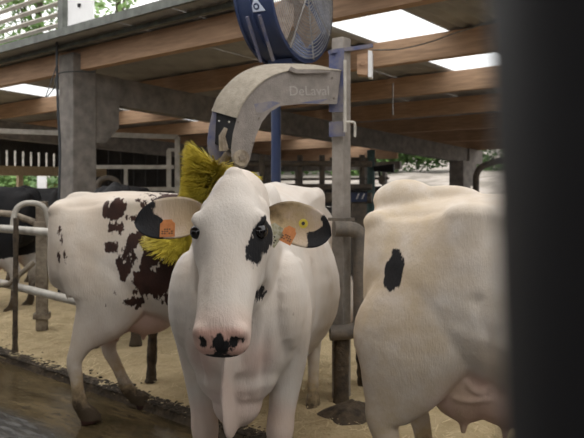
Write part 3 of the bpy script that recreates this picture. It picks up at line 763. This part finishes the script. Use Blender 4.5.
OUT = [(341, 71), (318, 70), (292, 71), (276, 75), (263, 82), (252, 92), (243, 104), (237, 118), (233, 134), (231, 150), (232, 160), (236, 167), (241, 169), (246, 167), (250, 160), (252, 150), (256, 136), (262, 122), (270, 112), (280, 106), (300, 104), (337, 104)]
near = [P(x, y, d_arm(x)) for x, y in OUT]
WV = Vector((-.155, .10, .055)); nrm = ((near[0]-near[9]).cross(near[5]-near[9])).normalized()
if nrm.y > 0: nrm = -nrm
armobj('side_plate', MB().prism(near, -nrm*.008), 'dusty')
far = [p+WV for p in near]
armobj('side_plate', MB().prism(far, -nrm*.008), 'blue_dusty')
# curved cover plate along the outer edge
oe = [Vector(p) for p in cr([tuple(near[i]) for i in range(0, 8)], 40)]
ctr = sum((Vector(p) for p in near), Vector())/len(near)
strip = MB(); rings = []
for p in oe:
    o_ = (p-ctr); o_ = (o_-nrm*o_.dot(nrm)).normalized()*.008
    rings.append([p+nrm*.006, p+nrm*.006+o_, p+WV-nrm*.012+o_, p+WV-nrm*.012])
strip.loft(rings); armobj('cover_plate', strip, 'dust_top', smooth=True)
# small fin on top, hub of the pivot, bolts
armobj('fin', MB().prism([P(288, 71, 4.335), P(290, 67, 4.335), P(296, 70, 4.35), P(330, 71, 4.42), P(330, 73, 4.42), P(296, 74, 4.35)], nrm*.02), 'dusty')
pc = P(241, 158, d_arm(241)); 
armobj('pivot_plate', MB().tube([pc-nrm*.004, pc+nrm*.012], .050, 22), 'galv_dirty', smooth=True)
armobj('pivot_bolt', MB().tube([pc+nrm*.012, pc+nrm*.022], .020, 6), 'pipe_dark')
for x, y in ((238, 122), (259, 118), (253, 143), (332, 78), (334, 98)):
    q = P(x, y, d_arm(x)); armobj('bolt', MB().tube([q, q+nrm*.006], .006, 6), 'pipe_dark')
# motor housing inside the lower end
a0 = P(236, 108, 4.24); hb = MB(); wv = WV*.92
hb.prism([P(236, 112, 4.25), P(234, 134, 4.25), P(233, 150, 4.25), P(245, 150, 4.28), P(256, 118, 4.30)], wv); armobj('motor_housing', hb, 'black')
armobj('cable_clamp', MB().tube([P(224, 150, 4.22), P(222, 136, 4.2), P(226, 128, 4.2)], [.03, .02, .012], 8), 'galv_dirty', smooth=True)
for x, y in ((219, 121), (229, 122)):
    q = P(x, y, 4.21); armobj('bolt', MB().ball(q, .006, 8, 5), 'galv')
# worn lettering and scuffed paint on the side plate
cu = bpy.data.curves.new('lettering', 'FONT'); cu.body = 'DeLaval'; cu.size = .085; cu.extrude = .0006
t = bpy.data.objects.new('tmp', cu); COL.objects.link(t); dg = bpy.context.evaluated_depsgraph_get(); lm = bpy.data.meshes.new_from_object(t.evaluated_get(dg)); bpy.data.objects.remove(t)
lm.materials.clear(); lm.name = 'lettering'; lo = link('lettering', lm, 'letter', arm)
xa = (near[0]-near[2]).normalized(); ya = nrm.cross(xa).normalized(); Mx = Matrix((xa, ya, nrm)).transposed().to_4x4(); Mx.translation = P(289, 95.5, d_arm(289))+nrm*.0012-arm.location
lo.matrix_local = Mx
for poly in ([(254, 104), (272, 101), (280, 103), (272, 107), (262, 113), (256, 112)], [(300, 103), (318, 100), (328, 99), (318, 103.5)]):
    armobj('paint_scuff', MB().prism([P(x, y, d_arm(x))+nrm*.0008 for x, y in poly], nrm*.0006), 'blue_dusty')
# bracket at the post
br = empty('arm_bracket', P(338, 90, 4.5)); tag(br, 'blue steel bracket clamping the brush arm to its post', 'bracket')
def bro(name, mb, m_): o = obj(name, mb, m_, br); o.location = -br.location; return o
bro('plate', MB().prism([P(329, 52, 4.49), P(344, 48, 4.47), P(344, 112, 4.47), P(329, 112, 4.49)], (0, .012, 0)), 'blue_dusty')
bro('plate', MB().prism([P(329, 122, 4.49), P(345, 121, 4.47), P(345, 136, 4.47), P(329, 137, 4.49)], (0, .012, 0)), 'blue_dusty')
bro('flange', MB().beam(P(330, 52, 4.48), P(371, 46, 4.62), .05, .025), 'blue_dusty')
bro('clamp_bar', MB().tube([P(345, 60, 4.44), P(345, 132, 4.44)], .010, 8), 'galv')
bro('handle', MB().tube(arc([P(346, 122, 4.44), P(355, 122, 4.44), P(355, 137, 4.44)], 4, .02), .009, 8), 'galv')
bx_ = empty('control_box', P(365, 64, 4.62)); tag(bx_, 'small wooden box with white side under the blue bracket', 'box')
o = obj('wood_face', MB().prism([P(357, 54, 4.60), P(368, 53, 4.60), P(368, 75, 4.60), P(357, 74, 4.60)], (.02, .10, 0)), 'wood', bx_); o.location = -bx_.location
o = obj('side_panel', MB().prism([P(368, 50, 4.59), P(372, 51, 4.59), P(372, 77, 4.59), P(368, 77, 4.59)], (.02, .11, 0)), 'white_paint', bx_); o.location = -bx_.location
o = obj('knob', MB().tube([P(363, 63, 4.60), P(363, 63, 4.57)], .016, 10), 'wood', bx_); o.location = -bx_.location

# brush
bt, bb = P(219, 168, 4.32), P(183, 245, 4.32)
ax = (bb-bt).normalized(); BL = (bb-bt).length
brush = empty('cow_brush', bt); tag(brush, 'yellow bristle rotary cow brush hanging between the cows', 'brush')
o = obj('core', MB().tube([bt-ax*.03, bt+ax*.05, bb-ax*.05, bb], [.06, .07, .07, .05], 14), 'blue', brush, smooth=True); o.location = -bt
o = obj('hanger', MB().tube([pc+WV*.5, bt-ax*.02], .028, 10), 'galv_dirty', brush, smooth=True); o.location = -bt
e1 = ax.orthogonal().normalized(); e2 = ax.cross(e1)
bv = [bvh_of(b) for b in (body1, body2)]
def rad(t): return .15 + .115*abs(2*t-1)**1.5
vs_ = []; fs_ = []
for i in range(15000):
    t = random.random(); a = random.uniform(0, 2*PI); dirr = e1*math.cos(a)+e2*math.sin(a)
    p0 = bt + ax*(t*BL) + dirr*.055
    lean = (t-.5)*.75 + random.gauss(0, .07)
    dv = (dirr + ax*lean + Vector((0, 0, -.10)) + Vector((random.gauss(0, .06), random.gauss(0, .06), random.gauss(0, .06)))).normalized()
    L_ = (rad(t)-.05)*random.uniform(.86, 1.05); skip = False
    for b in bv:
        hit = b.ray_cast(p0, dv)
        if hit[0] is not None:
            if hit[1].dot(dv) > 0: skip = True; break
            if hit[3] < L_: L_ = hit[3]-.003
    if skip or L_ < .02: continue
    sd_ = dv.cross(ax).normalized(); up_ = sd_.cross(dv); w = .0023
    mid = p0+dv*L_*.55; tip = p0+dv*L_ + Vector((0, 0, -.012)) + Vector((random.gauss(0, .004), random.gauss(0, .004), 0))
    k0 = len(vs_)
    for c_, ww in ((p0, w), (mid, w*.95), (tip, w*.7)):
        vs_ += [c_+sd_*ww, c_-sd_*ww*.5+up_*ww*.87, c_-sd_*ww*.5-up_*ww*.87]
    for r_ in (0, 3):
        for j in range(3): fs_.append((k0+r_+j, k0+r_+(j+1) % 3, k0+r_+3+(j+1) % 3, k0+r_+3+j))
    fs_.append((k0+6, k0+7, k0+8))
m2 = MB(); m2.v = vs_; m2.f = fs_
me = bpy.data.meshes.new('bristles'); me.from_pydata([tuple(p-bt) for p in vs_], [], fs_); me.update()
o = link('bristles', me, 'bristle', brush); o['kind'] = 'stuff'

# fan
fc_ = P(304, -6, 5.15); fa = Vector((.88, -.475, 0)).normalized(); fr = 66/700*5.15; fdp = .30
fan = empty('barn_fan', fc_); tag(fan, 'large blue drum fan with round wire grille above the brush arm', 'fan')
fx = Vector((-fa.y, fa.x, 0)); fz = Vector((0, 0, 1))
def ringp(c_, r_, n=48): return [c_ + fx*math.cos(2*PI*k_/n)*r_ + fz*math.sin(2*PI*k_/n)*r_ for k_ in range(n)]
def fobj(name, mb, m_, smooth=True): o = obj(name, mb, m_, fan, smooth=smooth); return o
Z3 = Vector((0, 0, 0))
h = MB(); h.loft([ringp(Z3, fr), ringp(-fa*fdp, fr), ringp(-fa*fdp, fr-.012), ringp(Z3, fr-.012), ringp(Z3, fr)], False); fobj('housing', h, 'blue')
for dd in (0, fdp-.02, fdp*.55):
    h = MB(); h.loft([ringp(-fa*dd, fr+.018), ringp(-fa*(dd+.02), fr+.018), ringp(-fa*(dd+.02), fr-.004), ringp(-fa*dd, fr-.004), ringp(-fa*dd, fr+.018)], False); fobj('rim', h, 'blue')
for k_ in range(18):
    h = MB(); h.tube(ringp(fa*.02*(1-(k_/18)**2) + fa*.006, .045+(fr-.05)*k_/17.5, 48), .0034, 6, closed=True); fobj('grille_ring', h, 'wire')
for k_ in range(8):
    a = 2*PI*(k_+.4)/8; q = fx*math.cos(a)+fz*math.sin(a); fobj('grille_spoke', MB().tube([fa*.03+q*.03, fa*.005+q*fr], .006, 6), 'wire')
fobj('hub', MB().tube([-fa*.16, -fa*.02], .07, 16), 'blade')
for k_ in range(4):
    a = 2*PI*(k_+.62)/4; q = fx*math.cos(a)+fz*math.sin(a); r_ = -fx*math.sin(a)+fz*math.cos(a); s_ = MB(); rings = []
    for i in range(8):
        rr = .06+(fr-.09)*i/7; w = .04+.05*math.sin(PI*.5*min(1, i/4)); tw = .9-.45*i/7
        cdir = r_*math.cos(tw)+fa*math.sin(tw); th = fa*math.cos(tw)-r_*math.sin(tw)
        cen = -fa*.11+q*rr
        rings.append([cen-cdir*w+th*.003, cen+cdir*w+th*.003, cen+cdir*w-th*.003, cen-cdir*w-th*.003])
    s_.loft(rings); fobj('blade', s_, 'blade')
# triangular emblem on the drum
for ang in (0,):
    # side of the drum that faces the camera and lies left of the grille
    q = (-fx if fx.y > 0 else fx); q = (q*.92 - fz*.36).normalized(); tz = (fz-q*fz.dot(q)).normalized(); cen = -fa*.13 + q*(fr+.004)
    def tri(r_): return [cen + tz*(r_*math.cos(b2)) + fa*(r_*math.sin(b2)) for b2 in (0, 2*PI/3, 4*PI/3)]
    em = fobj('emblem', MB().prism(tri(.07), q*.004), 'logo', False)
    o = obj('emblem_ring', MB().tube([cen+q*.003, cen+q*.0065], .024, 20), 'blue', em)
    o = obj('emblem_dot', MB().tube([cen+q*.006, cen+q*.008], .011, 14), 'logo', em)
fobj('foot_bracket', MB().prism([-fa*.04-fz*(fr+.0)+fx*.12, -fa*.04-fz*(fr+.0)-fx*.12, -fa*.04-fz*(fr+.2)-fx*.05, -fa*.04-fz*(fr+.2)+fx*.05], -fa*.2), 'blue', False)
for s_ in (-1, 1): fobj('drum_stay', MB().tube([-fa*.15+q*(fr+.02)-fz*.06+fa*.05*s_, -fa*.15+q*(fr*.62)-fz*(fr*.86)+fa*.05*s_], .012, 8), 'blue_dusty')
pp = P(276, 187, 5.42)
ps = empty('fan_stand', (pp.x, pp.y, .1)); tag(ps, 'blue round steel tube standing behind the brush arm', 'post')
obj('tube', MB().tube([Vector((0, 0, 0)), Vector((0, 0, 2.36))], .038, 16), 'blue', ps, smooth=True)
obj('base_plate', MB().box((0, 0, .08), (.16, .16, .02)), 'pipe_dark', ps)

# ------------------------------------------------------------------ foreground post
fp = empty('leaning_post', (.1405, .14, 0)); tag(fp, 'out of focus dark post right in front of the camera', 'post')
h = MB().tube([Vector((0, 0, 0)), Vector((-.039*3.36, 0, 3.36))], .04, 40); obj('shaft', h, 'dark_post', fp, smooth=True)
obj('base_plate', MB().box((0, 0, .008), (.14, .14, .016)), 'dark_post', fp)

# dung heap at the foot of the divider
h = MB(); NR, NA = 14, 36; cx_ = P(352, 420, 4.25)
for i in range(NR+1):
    for j in range(NA):
        a = 2*PI*j/NA; r_ = (i/NR)
        x = cx_.x+r_*.30*math.cos(a)*(1+.15*math.sin(3*a)); y = cx_.y+r_*.24*math.sin(a)
        h.v.append(Vector((x, y, .02+.17*(1-r_*r_)**1.3 + .05*noise.noise(Vector((x*9, y*9, 2)))*(1-r_)+.02*noise.noise(Vector((x*30, y*30, 2)))*(1-r_))))
for i in range(NR):
    for j in range(NA):
        k_ = (j+1) % NA; h.f.append((i*NA+j, (i+1)*NA+j, (i+1)*NA+k_, i*NA+k_))
o = obj('dung_heap', h, 'muck', smooth=True); tag(o, 'dark lumpy dung heap at the foot of the grey post', 'dung')

# ------------------------------------------------------------------ stall dividers, rails, gates
def stall(loc, legs, loop, label, rl=.045, rp=.04, loopmat='pipe_dark'):
    d = empty('stall_divider', loc); tag(d, label, 'stall divider', 'stall dividers in the bedding')
    L0 = Vector(loc)
    o = obj('pipe_loop', MB().tube(arc(loop, 8, .16), rp, 12), loopmat, d, smooth=True); o.location = -L0
    for a, b2 in legs:
        n_ = 14; a, b2 = Vector(a), Vector(b2); pts = [a.lerp(b2, i/n_) for i in range(n_+1)]
        rs = [rl*(1.35 if i == 0 else 1)*(1+.22*noise.noise(Vector((i*1.7, a.x*9, 0)))) for i in range(n_+1)]
        o = obj('leg', MB().tube(pts, rs, 12), 'muck', d, smooth=True); o.location = -L0
    return d
stall(P(350, 405, 4.45), [(P(341, 415, 4.46), P(342, 325, 4.5)), (P(365, 395, 4.85), P(362, 330, 4.6))],
      [P(334, 229, 4.42), P(361, 229, 4.46), P(361, 331, 4.46), P(330, 333, 4.44)], 'dark bent pipe divider below the grey upright post', rl=.05, rp=.05)
stall(B(3.25, 4.15, .1), [(P(151, 382, 5.12), P(153, 325, 5.15))], [P(153, 326, 5.15), P(155, 300, 5.2), P(165, 262, 5.3), P(185, 262, 5.9), P(190, 320, 6.2)], 'dirty divider leg seen under the brown-patched cow\'s belly', rl=.036, rp=.03)
stall(B(3.5, 5.3, .1), [(P(101, 352, 6.1), P(101, 310, 6.15))], [P(101, 312, 6.15), P(102, 255, 6.2), P(125, 255, 6.9), P(128, 300, 7.2)], 'dirty divider leg between the brown-patched cow\'s hind legs', rl=.036, rp=.03)
stall(P(30, 340, 6.7), [(P(15, 352, 5.95), P(16, 218, 6.0))], [P(12, 232, 6.25), P(16, 203, 6.3), P(45, 203, 6.35), P(50, 228, 6.4)], 'galvanised divider loop on the rails at the left edge', rl=.022, rp=.026, loopmat='galv')
# rails
o = obj('stall_rail', MB().tube([B(3.0, 5.05, 1.125), B(3.0, 10, 1.125)], .036, 12), 'galv', smooth=True); tag(o, 'upper pale galvanised rail at the left edge', 'rail')
o = obj('stall_rail', MB().tube([B(3.0, 4.8, .60), B(3.0, 9, .70)], .034, 12), 'galv', smooth=True); tag(o, 'lower galvanised rail just above the bedding at left', 'rail')
o = obj('stall_rail', MB().tube([P(-14, 212, 6.5), P(12, 214, 6.45), P(34, 222, 6.5)], .03, 12), 'galv_dirty', smooth=True); tag(o, 'muddy bent pipe lying over the left rails', 'rail')
o = obj('stall_rail', MB().tube([P(-14, 285, 6.1), P(8, 285, 6.1), P(34, 262, 6.2)], .024, 12), 'galv_dirty', smooth=True); tag(o, 'thin slanting muddy pipe between the left rails', 'rail')
pw = empty('timber_post', P(42, 330, 6.75)); tag(pw, 'brown square post with foot plate beside the left rails', 'post')
zb = pw.location.z
obj('shaft', MB().box((0, 0, (1.36-zb)/2), (.105, .09, 1.36-zb), 0), 'galv_dirty', pw, bevel=.006).rotation_euler = (0, 0, .2)
obj('foot_plate', MB().box((0, 0, .14), (.15, .13, .05), 0), 'galv_dirty', pw).rotation_euler = (0, 0, .2)
obj('clamp', MB().box((0, -.01, 1.12-zb), (.14, .12, .10), 0), 'galv_dirty', pw).rotation_euler = (0, 0, .2)
# pale pipe gate in mid distance
gt = empty('pipe_gate', P(136, 300, 11)); tag(gt, 'pale galvanised pipe gate behind the brown-patched cow', 'gate')
def go(name, a, b2, w=.075, m_='galv'): o = obj(name, MB().beam(a, b2, w, w, up=(0, 1, 0) if abs((b2-a).z) > .3 else (0, 0, 1)), m_, gt); o.location = -gt.location
G_ = lambda x, y: P(x, y, 11)
go('top_rail', G_(-30, 130), G_(178, 137)); go('end_post', G_(177.5, 137), G_(177.5, 276))
go('mid_rail', G_(80, 167), G_(174, 167), .06); go('lower_rail', G_(80, 189), G_(176, 189), .06); go('upright', G_(126, 167), G_(126, 189), .055); go('upright', G_(169, 150), G_(169, 189), .07); go('stay', G_(168, 150), G_(178, 150), .05)
go('end_post', G_(82, 134), G_(82, 276))
lp = obj('feed_hoop', MB().tube(arc([P(97, 200, 10), P(98, 178, 10), P(118, 178, 10), P(120, 200, 10), P(120, 290, 10)], 6, .2), .04, 10), 'pipe_dark', smooth=True); tag(lp, 'dark rounded pipe hoop behind the pale gate', 'hoop')
# machinery by the eave
mp_ = empty('teal_pump', P(371, 230, 13)); tag(mp_, 'teal upright pipe with dark valve above the right cow\'s tail', 'pump')
def mo(name, mb, m_): o = obj(name, mb, m_, mp_, smooth=True); o.location = -mp_.location
mo('pipe', MB().tube([P(371, 255, 13), P(371, 150, 13)], .075, 12), 'teal'); mo('cross_pipe', MB().tube([P(330, 160, 13), P(376, 160, 13)], .05, 10), 'pipe_dark'); mo('valve', MB().tube([P(374, 169, 12.9), P(394, 168, 12.8)], [.05, .085], 12), 'black')
mo('hook', MB().tube([P(379, 170, 12.8), P(380, 177, 12.8)], .02, 8), 'black'); mo('weight', MB().ball(P(382, 180, 12.8), (.07, .06, .09)), 'pipe_dark')
wt = empty('cattle_barrier', P(316, 290, 12)); tag(wt, 'dark cattle barrier of rails and posts behind the white cow', 'barrier')
def wo(name, mb, m_): o = obj(name, mb, m_, wt, smooth=True); o.location = -wt.location
for y in (163, 186, 197): wo('rail', MB().tube([P(180, y, 12.4), P(372, y+1, 11.6)], .05 if y != 197 else .09, 10), 'pipe_dark')
for x in (200, 262, 300, 322, 362): wo('upright', MB().tube([P(x, 155, 12), P(x, 275, 12)], .05, 10), 'pipe_dark')
tr = empty('blue_trough', P(360, 255, 11.5)); tag(tr, 'blue plastic tank with white marks beside the grey post', 'tank')
def to(name, mb, m_): o = obj(name, mb, m_, tr); o.location = -tr.location
to('body', MB().prism([P(351, 192, 11.5), P(367, 192, 11.5), P(367, 202, 11.5), P(351, 202, 11.5)], (0, .4, 0)), 'blue')
to('stand', MB().prism([P(352, 202, 11.55), P(366, 202, 11.55), P(366, 277, 11.55), P(352, 277, 11.55)], (0, .3, 0)), 'pipe_dark')
for x0 in (356, 361.5): to('mark', MB().prism([P(x0, 199, 11.49), P(x0+1.2, 199, 11.49), P(x0+3.6, 193.5, 11.49), P(x0+2.2, 193.5, 11.49)], (0, .008, 0)), 'white_paint')
to('lid', MB().prism([P(350, 190.5, 11.48), P(368, 190.5, 11.48), P(368, 192.4, 11.48), P(350, 192.4, 11.48)], (0, .45, 0)), 'black')
hp = obj('hoop_rail', MB().tube(arc([P(476, 260, 15), P(476, 168, 15), P(500, 160, 15), P(540, 160, 15)], 8, .25), .07, 10), 'pipe_dark', smooth=True); tag(hp, 'dark bent pipe at the open eave right of the pillar', 'rail')

# red trailer in the yard beyond the gable
tv = empty('red_trailer', P(38, 230, 25)); tag(tv, 'red and white trailer outside the far left opening', 'trailer')
def tvo(name, mb, m_): o = obj(name, mb, m_, tv); o.location = -tv.location
tvo('bed', MB().box(P(34, 199, 25), (2.6, 1.6, .5)), 'red'); tvo('headboard', MB().box(P(42, 192, 24.1), (.3, .1, 1.2)), 'white_paint'); tvo('drawbar', MB().beam(P(70, 210, 25), P(110, 216, 25), .1, .1), 'red')
for x in (16, 50): tvo('wheel', MB().tube([P(x, 216, 24.1), P(x, 216, 24.4)], .42, 18), 'rubber')

# ------------------------------------------------------------------ greenery
def plant(name, label, loc, h, r, leaf, n, trunk, cat, group, ls=.16):
    t = empty(name, loc); tag(t, label, cat, group); L0 = Vector((0, 0, 0)); cl_ = []
    for i in range(18 if trunk else 22):
        a = random.uniform(0, 2*PI); q = random.random()**.6; zf = random.uniform(.30 if trunk else .08, .95)
        rr = r*math.sin(PI*min(.98, zf*.8+.12)); cl_.append((Vector((math.cos(a)*rr*q, math.sin(a)*rr*q, h*zf)), r*random.uniform(.28, .5)))
    if trunk:
        obj('trunk', MB().tube([Vector((0, 0, -.3)), Vector((.1, .05, h*.3)), Vector((0, .1, h*.6)), Vector((0, 0, h*.9))], [.03*h, .022*h, .014*h, .004*h], 10), 'bark', t, smooth=True)
        bmh = MB()
        for c_, _r in cl_[:9]: bmh.tube([Vector((.05, .05, c_.z*.6)), c_*.6+Vector((0, 0, c_.z*.25)), c_], [.010*h, .006*h, .002*h], 6)
        o = obj('branches', bmh, 'bark', t)
    vs_ = []; fs_ = []
    for i in range(n):
        c_, cr_ = random.choice(cl_); d = Vector((random.gauss(0, 1), random.gauss(0, 1), random.gauss(0, 1))).normalized()*cr_*random.random()**.4
        p = c_+Vector((d.x, d.y, d.z*.75)); a = Vector((random.gauss(0, 1), random.gauss(0, 1), random.gauss(0, .5))).normalized(); b2 = a.orthogonal().normalized(); s_ = ls*random.uniform(.6, 1.3)
        k_ = len(vs_); vs_ += [p-a*s_, p+b2*s_*.42, p+a*s_, p-b2*s_*.42]; fs_.append((k_, k_+1, k_+2, k_+3))
    me = bpy.data.meshes.new('foliage'); me.from_pydata([tuple(p) for p in vs_], [], fs_); me.update()
    o = link('foliage', me, leaf, t); o['kind'] = 'stuff'
def gz(u, v):
    z = -.13
    if u > 15.6: z += min((u-15.6)*.42, 1.9) + max(0, u-20)*.06
    if v > 19: z += min((v-19)*.12, 3)
    return z
def uv(px, d): x = (px-292)/700*d; return UX*x+UY*d, -UY*x+UX*d
def put(px, d):
    u, v = uv(px, d); return Vector(((px-292)/700*d, d, gz(u, v)-.1))
TL = ['tree whose crown shows between the louvre slats at top left', 'tree seen left of the white louvre panel', 'tree seen right of the white louvre panel', 'tree at the right end of the gap above the roof edge']
for (px, d, h, r, lf), lb in zip(((-40, 36, 13, 4.2, 'leaf_b'), (38, 40, 13, 3.6, 'leaf_a'), (118, 38, 12.5, 3.6, 'leaf_b'), (190, 41, 13, 4.0, 'leaf_a')), TL):
    plant('tree', lb, put(px, d), h, r, lf, 2600, True, 'tree', 'trees beyond the barn', .22)
BLs = ['bush in the opening at the far left edge', 'bush in the left opening nearest the pillar', 'bush behind the brown-patched cow\'s back', 'bush seen behind the blue fan stand', 'bush between the grey post and the teal pipe', 'bush above the gravel right of the teal pipe', 'bush left of the eave pillar above the gravel', 'bush right of the eave pillar']
for (px, d, h, r, lf), lb in zip(((4, 26, 1.35, 1.6, 'leaf_a'), (54, 26.5, 1.35, 1.6, 'leaf_c'), (190, 31, 3.2, 2.8, 'leaf_a'), (272, 31, 3.2, 2.8, 'leaf_c'), (345, 31, 3.2, 2.6, 'leaf_a'), (398, 30, 3.0, 2.2, 'leaf_c'), (440, 30, 3.0, 2.2, 'leaf_a'), (500, 29, 3.0, 2.4, 'leaf_c')), BLs):
    plant('bush', lb, put(px, d), h, r, lf, 6500, False, 'bush', 'bushes along the yard', .13)
